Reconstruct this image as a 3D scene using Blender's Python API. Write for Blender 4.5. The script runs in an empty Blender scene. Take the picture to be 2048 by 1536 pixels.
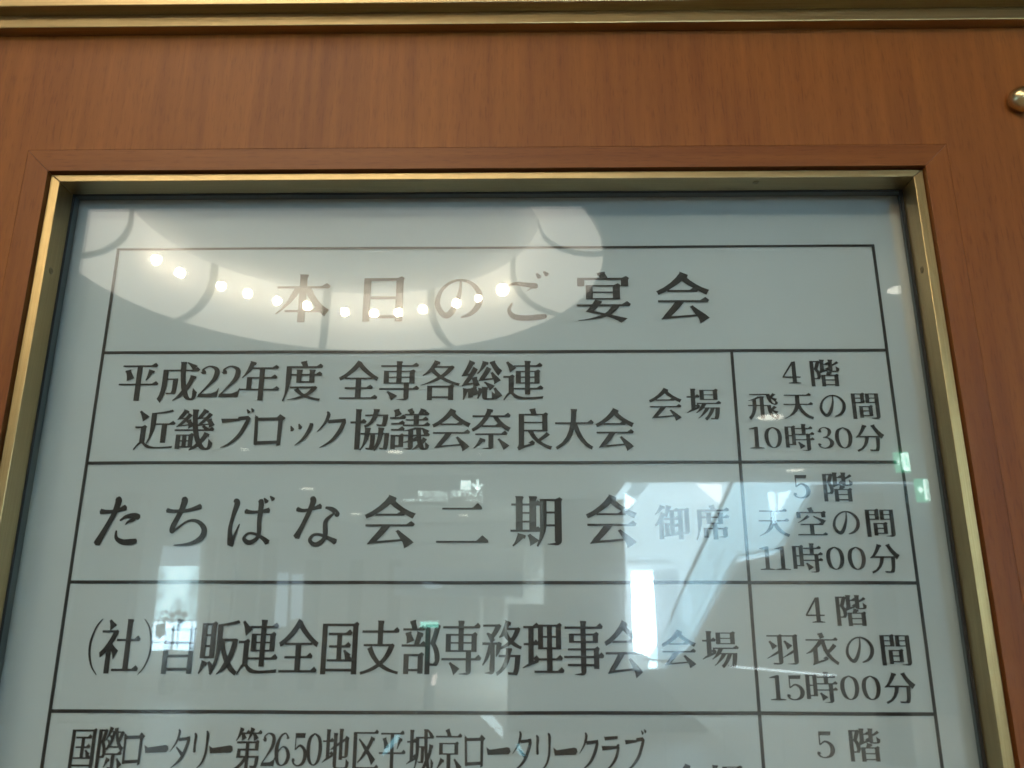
import bpy, math, random
import numpy as np
from mathutils import Vector, Matrix
from mathutils.geometry import delaunay_2d_cdt
random.seed(4)
SC = bpy.context.scene
COL = SC.collection
# ---------------------------------------------------------------- camera
FPX = 1650.0
_Z = Vector((9, 5648, -FPX)).normalized()
_X = Vector((1, .00256, .0142)); _X = (_X-_Z*_X.dot(_Z)).normalized()
_Y = _Z.cross(_X)
ROT = Matrix((_X, _Y, _Z))
EYE = Vector((0, -1, 1.5))
cam = bpy.data.cameras.new('camera'); camo = bpy.data.objects.new('camera', cam); COL.objects.link(camo)
camo.matrix_world = Matrix.Translation(EYE) @ ROT.to_4x4()
cam.sensor_width = 36; cam.lens = 36*FPX/2048; cam.clip_start = .05; cam.clip_end = 200
cam.dof.use_dof = True; cam.dof.focus_distance = 1.27; cam.dof.aperture_fstop = 6.0
SC.camera = camo
# ---------------------------------------------------------------- world, light, exposure
w = bpy.data.worlds.new('World'); SC.world = w; w.use_nodes = True
w.node_tree.nodes['Background'].inputs[0].default_value = (1, .93, .82, 1)
w.node_tree.nodes['Background'].inputs[1].default_value = .02
SC.view_settings.view_transform = 'Standard'; SC.view_settings.look = 'None'
SC.view_settings.exposure = 0; SC.view_settings.gamma = 1
SC.cycles.use_denoising = True
SC.cycles.max_bounces = 8; SC.cycles.transparent_max_bounces = 12
SC.cycles.sample_clamp_indirect = 6
SC.cycles.caustics_reflective = False
def area(name, loc, target, size, energy, color, sy=None):
    l = bpy.data.lights.new(name, 'AREA'); l.shape = 'RECTANGLE'; l.size = size; l.size_y = sy or size
    l.energy = energy; l.color = color
    o = bpy.data.objects.new(name, l); COL.objects.link(o); o.location = loc
    o.rotation_euler = (Vector(target)-Vector(loc)).to_track_quat('-Z', 'Y').to_euler()
    return o
area('ceiling_light_bank', (-.9, -1.25, 3.95), (-.2, -.2, 1.8), 1.3, 32, (1, .85, .64), .9)
a_ = area('atrium_daylight', (6.5, -17.4, 7.6), (5.2, -20, 3.2), 7, 13500, (.66, .88, 1), 2.5); a_.data.spread = math.radians(110)
area('right_cool_fill', (8.5, -3.6, 2.4), (0, 0, 1.6), 2.6, 85, (.46, .75, 1), 3.2)  # added cool fill light; no window is built on this side
area('left_cool_fill', (-9, -3.2, 2.4), (0, 0, 1.6), 2.6, 44, (.46, .75, 1), 3.2)  # weaker cool fill added opposite, also without a window

def ray(u, v):
    return (ROT @ Vector((u-1024, 768-v, -FPX))).normalized()
def on_plane(u, v, y=0.0):
    "point seen at (u, v) of the photograph on the vertical plane at depth y"
    d = ray(u, v); return EYE + d*((y-EYE.y)/d.y)
def mir_y(u, v, K):
    "point of the room behind the photographer, seen mirrored in the glass, on the wall y = -K"
    p = on_plane(u, v, K); return Vector((p.x, -K, p.z))
def mir_z(u, v, z):
    d = ray(u, v); p = EYE + d*((z-EYE.z)/d.z); return Vector((p.x, -p.y, z))

# ---------------------------------------------------------------- materials
def mat(name, col=(.5, .5, .5), rough=.6, metal=0.0, emit=None, es=0, spec=.5, coat=0):
    m = bpy.data.materials.new(name); m.use_nodes = True
    b = m.node_tree.nodes['Principled BSDF']
    b.inputs['Base Color'].default_value = (*col, 1); b.inputs['Roughness'].default_value = rough
    b.inputs['Metallic'].default_value = metal; b.inputs['Specular IOR Level'].default_value = spec
    b.inputs['Coat Weight'].default_value = coat; b.inputs['Coat Roughness'].default_value = .25
    if emit: b.inputs['Emission Color'].default_value = (*emit, 1); b.inputs['Emission Strength'].default_value = es
    return m
def nd(m, t, **k):
    n = m.node_tree.nodes.new(t)
    for a, b in k.items(): setattr(n, a, b)
    return n
def lk(m, a, b): m.node_tree.links.new(a, b)
def noise_mix(m, c1, c2, scale, stretch, detail=6, lo=.35, hi=.65, bump=0, target='Base Color', rough=None):
    tc = nd(m, 'ShaderNodeTexCoord'); mp = nd(m, 'ShaderNodeMapping'); mp.inputs['Scale'].default_value = stretch
    no = nd(m, 'ShaderNodeTexNoise'); no.inputs['Scale'].default_value = scale; no.inputs['Detail'].default_value = detail
    rp = nd(m, 'ShaderNodeValToRGB'); rp.color_ramp.elements[0].position = lo; rp.color_ramp.elements[1].position = hi
    rp.color_ramp.elements[0].color = (*c1, 1); rp.color_ramp.elements[1].color = (*c2, 1)
    b = m.node_tree.nodes['Principled BSDF']
    lk(m, tc.outputs['Object'], mp.inputs[0]); lk(m, mp.outputs[0], no.inputs['Vector']); lk(m, no.outputs[0], rp.inputs[0])
    if bump:
        bp = nd(m, 'ShaderNodeBump'); bp.inputs['Strength'].default_value = bump; bp.inputs['Distance'].default_value = .001
        lk(m, no.outputs[0], bp.inputs['Height']); lk(m, bp.outputs[0], b.inputs['Normal'])
    return rp, mp, b
def wood(name, c1, c2, axis='z', rough=.38, big=1.0):
    "veneer: long fibres along the axis, broad soft bands and fine short pores"
    m = mat(name, rough=rough+.10, coat=.0, spec=.24)
    st = {'z': (1, 1, .035), 'x': (.035, 1, 1)}[axis]
    rp, mp, b = noise_mix(m, c1, c2, 75, st, 8, .3, .72, .12)
    tc2 = nd(m, 'ShaderNodeMapping'); tc2.inputs['Scale'].default_value = {'z': (1, 1, .16), 'x': (.16, 1, 1)}[axis]
    n2 = nd(m, 'ShaderNodeTexNoise'); n2.inputs['Scale'].default_value = 9*big; n2.inputs['Detail'].default_value = 4
    n2.inputs['Distortion'].default_value = .6
    src = mp.inputs[0].links[0].from_socket
    lk(m, src, tc2.inputs[0]); lk(m, tc2.outputs[0], n2.inputs['Vector'])
    r2 = nd(m, 'ShaderNodeValToRGB'); r2.color_ramp.elements[0].position = .36; r2.color_ramp.elements[1].position = .66
    r2.color_ramp.elements[0].color = (.87, .83, .80, 1); r2.color_ramp.elements[1].color = (1.08, 1.09, 1.10, 1)
    lk(m, n2.outputs[0], r2.inputs[0])
    mp3 = nd(m, 'ShaderNodeMapping'); mp3.inputs['Scale'].default_value = {'z': (1, 1, .09), 'x': (.09, 1, 1)}[axis]
    n3 = nd(m, 'ShaderNodeTexNoise'); n3.inputs['Scale'].default_value = 420; n3.inputs['Detail'].default_value = 3
    lk(m, src, mp3.inputs[0]); lk(m, mp3.outputs[0], n3.inputs['Vector'])
    r3 = nd(m, 'ShaderNodeValToRGB'); r3.color_ramp.elements[0].position = .33; r3.color_ramp.elements[1].position = .47
    r3.color_ramp.elements[0].color = (.70, .64, .60, 1); r3.color_ramp.elements[1].color = (1, 1, 1, 1)
    lk(m, n3.outputs[0], r3.inputs[0])
    mx = nd(m, 'ShaderNodeMixRGB', blend_type='MULTIPLY'); mx.inputs[0].default_value = 1
    mx2 = nd(m, 'ShaderNodeMixRGB', blend_type='MULTIPLY'); mx2.inputs[0].default_value = .62
    lk(m, rp.outputs[0], mx.inputs[1]); lk(m, r2.outputs[0], mx.inputs[2])
    lk(m, mx.outputs[0], mx2.inputs[1]); lk(m, r3.outputs[0], mx2.inputs[2]); lk(m, mx2.outputs[0], b.inputs['Base Color'])
    return m
def brushed(name, c1, c2, axis, rough):
    m = mat(name, c1, rough, 1.0)
    st = {'x': (.01, 1, 1), 'z': (1, 1, .01)}[axis]
    rp, mp, b = noise_mix(m, c1, c2, 900, st, 4, .3, .7, .25)
    lk(m, rp.outputs[0], b.inputs['Base Color'])
    b.inputs['Anisotropic'].default_value = .4
    return m
M = {}
M['wood'] = wood('cherry_veneer', (.150, .043, .0060), (.205, .066, .0095))
M['trim_v'] = wood('cherry_trim_upright', (.138, .039, .006), (.192, .061, .0095), 'z', .34, .6)
M['trim_h'] = wood('cherry_trim_level', (.134, .038, .006), (.185, .059, .0095), 'x', .34, .6)
M['brass_x'] = brushed('brushed_brass_level', (.31, .23, .115), (.41, .31, .16), 'x', .36)
M['brass_z'] = brushed('brushed_brass_upright', (.33, .235, .11), (.43, .32, .155), 'z', .36)
M['stud'] = mat('polished_brass', (.60, .48, .27), .27, 1)
M['spacer'] = mat('grey_spacer', (.14, .175, .185), .6)
M['black'] = mat('black_rubber', (.012, .013, .013), .7)
M['ink'] = mat('black_ink', (.005, .007, .008), .6)
M['screw'] = mat('screw_steel', (.26, .20, .11), .4, .9)
m = M['paper'] = mat('paper', rough=.75, spec=.25)
rp, mp, b = noise_mix(m, (.455, .530, .565), (.50, .575, .605), 3, (1, 1, 1), 8, .3, .7, 0)
lk(m, rp.outputs[0], b.inputs['Base Color'])
nf = nd(m, 'ShaderNodeTexNoise'); nf.inputs['Scale'].default_value = 900; bp = nd(m, 'ShaderNodeBump'); bp.inputs['Strength'].default_value = .15; bp.inputs['Distance'].default_value = .0004
lk(m, mp.inputs[0].links[0].from_socket, nf.inputs['Vector']); lk(m, nf.outputs[0], bp.inputs['Height']); lk(m, bp.outputs[0], b.inputs['Normal'])
m = M['glass'] = bpy.data.materials.new('pane_glass'); m.use_nodes = True; m.node_tree.nodes.clear()
ge = nd(m, 'ShaderNodeNewGeometry'); dt = nd(m, 'ShaderNodeVectorMath', operation='DOT_PRODUCT'); ab = nd(m, 'ShaderNodeMath', operation='ABSOLUTE')
s1 = nd(m, 'ShaderNodeMath', operation='SUBTRACT'); s1.inputs[0].default_value = 1
pw = nd(m, 'ShaderNodeMath', operation='POWER'); pw.inputs[1].default_value = 5
ma = nd(m, 'ShaderNodeMath', operation='MULTIPLY_ADD'); ma.inputs[1].default_value = .95; ma.inputs[2].default_value = .043
tr = nd(m, 'ShaderNodeBsdfTransparent'); tr.inputs[0].default_value = (.955, .975, .975, 1)
gl = nd(m, 'ShaderNodeBsdfGlossy'); gl.inputs['Roughness'].default_value = .0
g2 = nd(m, 'ShaderNodeBsdfGlossy'); g2.inputs['Roughness'].default_value = .115      # lens bloom put into the pane: a faint veil round bright reflections
gm = nd(m, 'ShaderNodeMixShader'); gm.inputs[0].default_value = .20; lk(m, gl.outputs[0], gm.inputs[1]); lk(m, g2.outputs[0], gm.inputs[2])
mx = nd(m, 'ShaderNodeMixShader'); ou = nd(m, 'ShaderNodeOutputMaterial')
lk(m, ge.outputs['Normal'], dt.inputs[0]); lk(m, ge.outputs['Incoming'], dt.inputs[1]); lk(m, dt.outputs['Value'], ab.inputs[0])
lk(m, ab.outputs[0], s1.inputs[1]); lk(m, s1.outputs[0], pw.inputs[0]); lk(m, pw.outputs[0], ma.inputs[0])
lk(m, ma.outputs[0], mx.inputs[0]); lk(m, tr.outputs[0], mx.inputs[1]); lk(m, gm.outputs[0], mx.inputs[2]); lk(m, mx.outputs[0], ou.inputs[0])

# ---------------------------------------------------------------- builders
def tag(o, label=None, cat=None, group=None, kind=None):
    for k, v in (('label', label), ('category', cat), ('group', group), ('kind', kind)):
        if v: o[k] = v
    return o
def empty(name, loc=(0, 0, 0)):
    o = bpy.data.objects.new(name, None); COL.objects.link(o); o.location = loc; o.empty_display_size = .1
    return o
class MB:
    def __init__(s): s.v = []; s.f = []
    def add(s, vs, fs):
        n = len(s.v); s.v += [tuple(v) for v in vs]; s.f += [tuple(i+n for i in f) for f in fs]; return s
    def box(s, a, b):
        x0, y0, z0 = (min(a[i], b[i]) for i in range(3)); x1, y1, z1 = (max(a[i], b[i]) for i in range(3))
        return s.add([(x0,y0,z0),(x1,y0,z0),(x1,y1,z0),(x0,y1,z0),(x0,y0,z1),(x1,y0,z1),(x1,y1,z1),(x0,y1,z1)],
                     [(0,3,2,1),(4,5,6,7),(0,1,5,4),(1,2,6,5),(2,3,7,6),(3,0,4,7)])
    def prism(s, pts, y0, y1):
        "x-z outline (any winding) pushed from y0 (front) to y1"
        n = len(pts); ar = sum(pts[i-1][0]*pts[i][1]-pts[i][0]*pts[i-1][1] for i in range(n))
        if ar < 0: pts = pts[::-1]
        if y0 > y1: y0, y1 = y1, y0
        return s.add([(x, y0, z) for x, z in pts]+[(x, y1, z) for x, z in pts],
                     [tuple(range(n)), tuple(range(2*n-1, n-1, -1))]+[(i, i+n, (i+1) % n+n, (i+1) % n) for i in range(n)])
    def bar(s, p, q, r, n=8):
        p, q = Vector(p), Vector(q); d = (q-p).normalized(); a = d.orthogonal().normalized(); c = d.cross(a)
        ring = [(a*math.cos(2*math.pi*i/n)+c*math.sin(2*math.pi*i/n))*r for i in range(n)]
        return s.add([p+k for k in ring]+[q+k for k in ring], [tuple(range(n))[::-1], tuple(range(n, 2*n))]+[(i, (i+1) % n, (i+1) % n+n, i+n) for i in range(n)])
    def lathe(s, prof, n=32, ax='z', c=(0, 0, 0), a0=0, a1=2*math.pi):
        full = abs(a1-a0-2*math.pi) < 1e-6; k = n if full else n+1; vs = []; fs = []
        for r, h in prof:
            for i in range(k):
                a = a0+(a1-a0)*i/n
                v = (r*math.cos(a), r*math.sin(a), h) if ax == 'z' else (r*math.cos(a), -h, r*math.sin(a))
                vs.append(tuple(v[j]+c[j] for j in range(3)))
        for j in range(len(prof)-1):
            for i in range(n):
                i2 = (i+1) % k; fs.append((j*k+i, j*k+i2, (j+1)*k+i2, (j+1)*k+i))
        return s.add(vs, fs)
    def build(s, name, m, parent=None, smooth=False, bevel=0):
        me = bpy.data.meshes.new(name); me.from_pydata(s.v, [], s.f); me.validate(); me.materials.append(m)
        o = bpy.data.objects.new(name, me); COL.objects.link(o)
        if parent:
            o.parent = parent; o.matrix_parent_inverse = Matrix.Translation(-Vector(parent.location))
        if smooth:
            for p in me.polygons: p.use_smooth = True
        if bevel:
            b = o.modifiers.new('bevel', 'BEVEL'); b.width = bevel; b.segments = 2; b.limit_method = 'ANGLE'
        return o
# ---------------------------------------------------------------- lettering (serif "Mincho" cut of the built-in face)
_font_ob = None
def font_splines(ch):
    global _font_ob
    if _font_ob is None:
        cu = bpy.data.curves.new('face', 'FONT'); _font_ob = bpy.data.objects.new('face', cu)
        bpy.context.scene.collection.objects.link(_font_ob)
    _font_ob.data.body = ch
    bpy.context.view_layer.update()
    dg = bpy.context.evaluated_depsgraph_get()
    ev = _font_ob.evaluated_get(dg); c = ev.to_curve(dg)
    out = []
    for s in c.splines:
        out.append([(Vector(p.handle_left[:2]), Vector(p.co[:2]), Vector(p.handle_right[:2])) for p in s.bezier_points])
    ev.to_curve_clear()
    return out

def _poly_area(P):
    return .5*sum(P[i-1].x*P[i].y-P[i].x*P[i-1].y for i in range(len(P)))

def mincho(ch):
    """bezier contours: thin horizontals, heavy verticals, tapered sweeps, triangular stroke ends"""
    sp = font_splines(ch)
    big = max(sp, key=lambda s: abs(_poly_area([p[1] for p in s])))
    if _poly_area([p[1] for p in big]) < 0:          # make outer contours counter-clockwise
        sp = [[(r, c, l) for (l, c, r) in reversed(s)] for s in sp]
    def straight(a, b):
        d = b[1]-a[1]; L = d.length
        if L < 1e-6: return True
        n = Vector((-d.y, d.x))/L
        return abs((a[2]-a[1]).dot(n)) < .004 and abs((b[0]-b[1]).dot(n)) < .004
    hs, vs = [], []
    terms = []                                       # (spline, i, kind)
    for si, s in enumerate(sp):
        N = len(s)
        for i in range(N):
            a, b = s[i], s[(i+1) % N]
            d = b[1]-a[1]; L = d.length
            if not (.03 < L < .105) or not straight(a, b): continue
            pr, nx = s[i-1], s[(i+2) % N]
            din = a[1]-(a[0] if (a[0]-a[1]).length > 1e-4 else pr[1])
            dout = (b[2] if (b[2]-b[1]).length > 1e-4 else nx[1])-b[1]
            if din.length < 1e-5 or dout.length < 1e-5: continue
            din.normalize(); dout.normalize(); u = d/L
            if din.cross(u) > .6 and u.cross(dout) > .6 and din.dot(dout) < -.6:
                n = Vector((u.y, -u.x))              # outward
                # neighbouring edges should be longer than the end itself
                terms.append((si, i, n, L))
                if abs(n.x) > .96: hs.append(L)
                if abs(n.y) > .96: vs.append(L)
    h = sorted(hs)[len(hs)//2] if hs else .062
    v = sorted(vs)[len(vs)//2] if vs else .068
    t = max(0, (h-.040)/2); e = max(-.004, (v*.5+.050-v)/2) if v else .01
    e = min(.030, max(.005, (.140-v)/2*.84))
    extra = []
    res = []
    for si, s in enumerate(sp):
        N = len(s); new = []
        for i in range(N):
            pr, p, nx = s[i-1], s[i], s[(i+1) % N]
            tin = p[1]-(p[0] if (p[0]-p[1]).length > 1e-4 else pr[1])
            tout = (p[2] if (p[2]-p[1]).length > 1e-4 else nx[1])-p[1]
            if tin.length < 1e-6: tin = tout
            if tout.length < 1e-6: tout = tin
            tin = tin.normalized(); tout = tout.normalized()
            def sh(u):
                n = Vector((u.y, -u.x))
                return n, e - (e+t)*n.y**4
            n1, d1 = sh(tin); n2, d2 = sh(tout)
            cr = n1.x*n2.y-n1.y*n2.x
            if abs(cr) > .25:
                x = (d1*n2.y-d2*n1.y)/cr; y = (n1.x*d2-n2.x*d1)/cr
                off = Vector((x, y))
            else:
                off = (n1*d1+n2*d2)/2
            if off.length > .05: off = off.normalized()*.05
            new.append([p[0]+off, p[1]+off, p[2]+off])
        res.append(new)
    for si, i, n, L in terms:
        s = res[si]; N = len(s); a, b = s[i], s[(i+1) % N]
        m = (a[1]+b[1])/2
        if n.x > .96:                                # right end of a horizontal: triangle on top
            top = b[1].y if b[1].y > a[1].y else a[1].y; bot = min(a[1].y, b[1].y); x = m.x
            k = 1.15 if L > .05 else .9
            extra.append([Vector((x-.125*k, top-.004)), Vector((x-.002, bot)), Vector((x+.022*k, top+.004)), Vector((x-.038*k, top+.052*k))])
        elif n.y > .9 and abs(n.x) < .4:             # head of a vertical
            r = a[1] if a[1].x > b[1].x else b[1]; l = b[1] if r is a[1] else a[1]
            extra.append([Vector((l.x-.012, l.y+.016)), Vector((l.x+.0, l.y-.03)), Vector((r.x, r.y-.06)), Vector((r.x+.022, r.y-.004)), Vector((r.x+.008, r.y+.012))])
        elif n.y < -.96:
            pass
        elif n.x < -.25 and n.y < -.15:              # left-falling sweep: taper to a point
            for q in (a, b):
                dv = (m-q[1])*.72
                q[0] += dv; q[1] += dv; q[2] += dv
                for j in range(3): q[j] += n*.012
        elif n.x > .25 and n.y < -.15:               # right-falling sweep: swell into a foot
            for q in (a, b):
                dv = (q[1]-m)*.55
                q[0] += dv*.6; q[1] += dv; q[2] += dv*.6
        elif n.x < -.2 and n.y > .2:                 # start of a dot / sweep
            for q in (a, b):
                dv = (m-q[1])*.45
                q[0] += dv; q[1] += dv; q[2] += dv
    # shoulders: convex upper-right corners of boxes
    for si, s in enumerate(sp):
        N = len(s)
        for i in range(N):
            pr, p, nx = s[i-1], s[i], s[(i+1) % N]
            d1, d2 = p[1]-pr[1], nx[1]-p[1]
            if d1.length > .1 and d2.length > .1 and abs(d1.x) < .01*d1.length+.003 and d1.y > 0 and d2.x < 0 and abs(d2.y) < .01*d2.length+.003:
                q = res[si][i][1]
                extra.append([Vector((q.x-.115, q.y-.004)), Vector((q.x-.005, q.y-.05)), Vector((q.x+.024, q.y-.006)), Vector((q.x-.035, q.y+.034))])
    out = [[tuple(map(tuple, p)) for p in s] for s in res]
    return out, [[tuple(v) for v in x] for x in extra]

def brush(strokes, k_=1.0):
    """strokes: list of [(x,y,w),...] in a 100 box (y up) -> list of polygons; Catmull-Rom centreline with varying width"""
    polys = []
    for st in strokes:
        if isinstance(st[0], str):                   # ('poly', [(x,y)...])
            polys.append([(x/100, y/100) for x, y in st[1]]); continue
        P = [st[0]]+list(st)+[st[-1]]; C = []
        for i in range(1, len(P)-2):
            n = 8
            for k in range(n):
                t = k/n; r = []
                for c in range(3):
                    p0, p1, p2, p3 = P[i-1][c], P[i][c], P[i+1][c], P[i+2][c]
                    r.append(.5*(2*p1+(p2-p0)*t+(2*p0-5*p1+4*p2-p3)*t*t+(3*p1-p0-3*p2+p3)*t**3))
                C.append(r)
        C.append(list(P[-1]))
        L, R = [], []
        for i, (x, y, w) in enumerate(C):
            a = C[max(0, i-1)]; b = C[min(len(C)-1, i+1)]
            dx, dy = b[0]-a[0], b[1]-a[1]; l = math.hypot(dx, dy) or 1
            nx, ny = -dy/l, dx/l; w = max(w*k_, .8)
            L.append((x+nx*w/2, y+ny*w/2)); R.append((x-nx*w/2, y-ny*w/2))
        # rounded ends
        def cap(c, a, b, sgn):
            w = c[2]/2; dx, dy = a[0]-b[0], a[1]-b[1]; l = math.hypot(dx, dy) or 1
            return (c[0]+dx/l*w*.55, c[1]+dy/l*w*.55)
        quads = []
        for i in range(len(C)-1):
            quads.append([L[i], R[i], R[i+1], L[i+1]])
        quads.append([R[0], L[0], cap(C[0], C[0], C[1], 1)]); quads.append([L[-1], R[-1], cap(C[-1], C[-1], C[-2], 1)])
        polys += [[(x/100, y/100) for x, y in q] for q in quads]
    return polys

H = {  # hand-cut characters: brush strokes in a 100 x 100 box, y up, 0 = baseline box bottom
'の': [[(55,84,3),(53,60,6),(44,32,9),(32,15,10),(20,18,9),(10,38,8.5),(16,63,6),(33,81,4.5),(54,87,4),(76,80,6),(91,60,9),(90,36,10),(76,18,7),(57,10,3)]],
'た': [[(6,70,9),(18,69,7),(38,71,6),(56,78,10)],[(36,96,9),(40,90,11),(34,66,9),(22,38,9),(7,6,12)],[(48,52,3),(60,60,6),(76,61,10),(86,58,9)],[(60,44,2),(66,50,5),(78,55,6)],[(43,32,3),(45,18,6),(58,10,9),(76,10,10),(86,12,8)]],
'ち': [[(8,72,8),(22,70,6),(52,72,6),(76,80,9)],[(38,96,8),(42,90,11),(36,68,9),(24,40,9),(23,30,7),(30,34,4),(52,50,4),(72,50,6),(87,36,9),(84,18,10),(62,6,6),(30,3,2)]],
'ば': [[(12,92,7),(18,86,10),(12,60,7),(8,34,7),(12,6,11),(14,10,7),(26,44,2)],[(36,70,8),(48,68,6),(66,69,5),(84,72,9)],[(64,92,8),(67,84,9),(66,50,8),(67,26,7),(62,14,7),(48,8,8),(38,16,6),(46,26,4),(62,24,5),(78,15,7),(86,8,10)],[(72,96,2.5),(78,88,8)],[(84,100,2.5),(91,93,8)]],
'な': [[(6,74,8),(18,71,6),(36,74,5),(54,80,9)],[(34,97,8),(38,90,10),(30,66,8),(18,38,8),(8,18,11)],[(64,77,4),(78,73,8),(88,64,9),(84,62,5)],[(80,64,4),(66,50,7),(66,30,8),(66,18,7),(58,8,8),(46,4,7),(36,12,6),(42,22,5),(56,23,5),(76,15,7),(88,9,10)]],
'ご': [[(10,76,3),(24,79,6),(48,76,8),(62,74,9),(54,70,3),(46,64,1)],[(16,38,3),(10,24,6),(20,11,9),(44,8,9),(68,10,9),(82,12,7)],[(64,100,3),(70,92,8)],[(78,104,3),(85,97,8)]],
'ブ': [('poly',[(6,80),(10,68),(60,74),(60,80)]),[(56,80,8),(84,82,9)],[(86,82,9),(78,64,10),(62,36,9),(36,13,6),(12,3,1.5)],[(78,104,3),(84,96,8)],[(90,107,3),(96,100,8)]],
'ロ': [[(16,80,9),(17,60,8.5),(19,10,9)],('poly',[(12,86),(20,78),(80,79),(80,71),(20,70),(14,72)]),('poly',[(70,79),(78,87),(94,77),(86,70),(84,8),(74,5),(74,70)]),('poly',[(20,18),(82,20),(82,12),(20,9)])],
'ッ': [[(18,60,3),(24,48,11)],[(42,66,3),(48,54,11)],[(82,66,10),(74,46,10),(58,24,7),(34,6,1.5)],[(76,68,2),(84,63,9)]],
'ク': [[(34,98,4),(38,88,9),(28,66,6),(8,44,1.5)],('poly',[(36,76),(38,67),(82,70),(80,79)]),[(72,76,4),(86,74,10)],[(84,72,10),(72,46,10),(50,20,7),(18,2,1.5)]],
'ー': [('poly',[(2,58),(8,40),(90,42),(97,48),(94,56),(84,58),(16,52)])],
'タ': [[(38,100,4),(42,90,9),(32,66,6),(8,42,1.5)],('poly',[(40,78),(42,69),(82,72),(80,80)]),[(72,78,4),(86,76,10)],[(84,74,10),(72,46,10),(52,20,8),(18,0,1.5)],[(34,54,3),(48,44,7),(64,32,10)]],
'リ': [[(20,90,4),(26,82,10),(24,60,8),(25,42,9)],[(70,96,4),(76,86,10),(75,60,8),(72,36,8),(60,14,6),(40,0,1.5)]],
'ラ': [('poly',[(20,88),(24,78),(78,82),(78,90)]),('poly',[(8,64),(12,52),(70,56),(86,66),(78,70),(70,64)]),[(80,62,9),(70,36,9),(48,14,6),(22,0,1.5)]],
'二': [('poly',[(12,74),(12,70.5),(86,70.5),(86,75),(78,83),(68,74)]),('poly',[(2,14),(2,10.5),(98,10.5),(98,15),(87,24),(76,14)])],
'0': [[(25,73,3),(12,62,8),(8,38,9.5),(13,13,8),(25,3,3),(37,13,8),(42,38,9.5),(38,62,8),(25,73,3)]],
'1': [('poly',[(21,74),(21,4),(31,4),(31,74)]),('poly',[(8,0),(8,2.5),(21,5),(31,5),(44,2.5),(44,0)]),('poly',[(8,68),(8,65.5),(22,65.5),(22,68)]),('poly',[(8,68),(22,66),(31,74),(27,75)])],
'2': [[(12,57,11),(13,60,8),(12,66,4),(23,73,3.5),(36,67,8),(38,55,9.5),(33,40,8),(20,22,4),(8,5,3)],('poly',[(5,0),(7,8),(30,9),(40,14),(44,22),(45,20),(42,0)])],
'3': [[(12,58,10),(13,62,6),(14,68,3.5),(24,73,3),(35,67,7),(37,56,8.5),(31,43,5),(20,39,3)],[(20,39,3),(33,36,5),(41,22,10),(36,8,8),(23,2,3.5),(12,6,4),(9,13,6),(10,16,10)]],
'4': [('poly',[(28,74),(28,4),(38,4),(38,76)]),('poly',[(29,75),(4,24),(8,23),(31,68)]),('poly',[(4,24),(4,19.5),(48,19.5),(48,24)]),('poly',[(18,0),(18,2.5),(28,5),(38,5),(48,2.5),(48,0)])],
'5': [('poly',[(11,74),(11,36),(14,36),(14,74)]),('poly',[(11,74),(11,63),(38,63),(40,74)]),[(13,37,3),(25,46,5),(37,38,8),(41,23,10),(36,8,8),(23,1.5,3.5),(12,5,4),(8,12,6),(10,15,10)]],
'6': [[(38,62,9),(37,66,5),(30,73,3.5),(18,66,6),(9,45,9.5),(9,22,10),(14,7,7),(25,2,3),(37,9,8),(42,23,10),(36,38,7),(25,43,3),(14,34,3),(10,26,3)]],
'(': [[(78,100,2),(62,84,4),(52,60,6),(50,44,6.5),(53,26,6),(63,6,4),(80,-10,2)]],
')': [[(22,100,2),(38,84,4),(48,60,6),(50,44,6.5),(47,26,6),(37,6,4),(20,-10,2)]],
}
DIG = '0123456'
def _flat(s, res=5):
    out = []; N = len(s)
    for i in range(N):
        a, b = s[i], s[(i+1) % N]
        p0, p1, p2, p3 = a[1], a[2], b[0], b[1]
        L = math.hypot(p3[0]-p0[0], p3[1]-p0[1]) or 1e-9
        dev = max(abs((p[0]-p0[0])*(p3[1]-p0[1])-(p[1]-p0[1])*(p3[0]-p0[0]))/L for p in (p1, p2))
        n = 1 if dev < .002 else res
        for k in range(n):
            t = k/n; u = 1-t
            out.append((u**3*p0[0]+3*u*u*t*p1[0]+3*u*t*t*p2[0]+t**3*p3[0], u**3*p0[1]+3*u*u*t*p1[1]+3*u*t*t*p2[1]+t**3*p3[1]))
    return out
def union(loops):
    "triangulate the region with positive winding number: overlapping and folded outlines merge cleanly"
    vs, es = [], []
    for P in loops:
        n0 = len(vs); n = len(P); vs += [Vector(p) for p in P]; es += [(n0+i, n0+(i+1) % n) for i in range(n)]
    V, E, F = delaunay_2d_cdt(vs, es, [], 0, 1e-6)[:3]
    A = np.array([p for P in loops for p in P]); B = np.array([P[(i+1) % len(P)] for P in loops for i in range(len(P))])
    C = np.array([[sum(V[i].x for i in f)/len(f), sum(V[i].y for i in f)/len(f)] for f in F])
    cx, cy = C[:, :1], C[:, 1:]
    side = (B[:, 0]-A[:, 0])*(cy-A[:, 1])-(B[:, 1]-A[:, 1])*(cx-A[:, 0])
    up = (A[:, 1] <= cy) & (B[:, 1] > cy) & (side > 0); dn = (A[:, 1] > cy) & (B[:, 1] <= cy) & (side < 0)
    wn = up.sum(1)-dn.sum(1)
    keep = [f for f, k in zip(F, wn) if k > 0]
    used = sorted({i for f in keep for i in f}); ix = {j: i for i, j in enumerate(used)}
    return [(V[j].x, V[j].y) for j in used], [tuple(ix[i] for i in f) for f in keep]
def _ccw(P): return P if sum(P[i-1][0]*P[i][1]-P[i][0]*P[i-1][1] for i in range(len(P))) > 0 else P[::-1]
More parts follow.
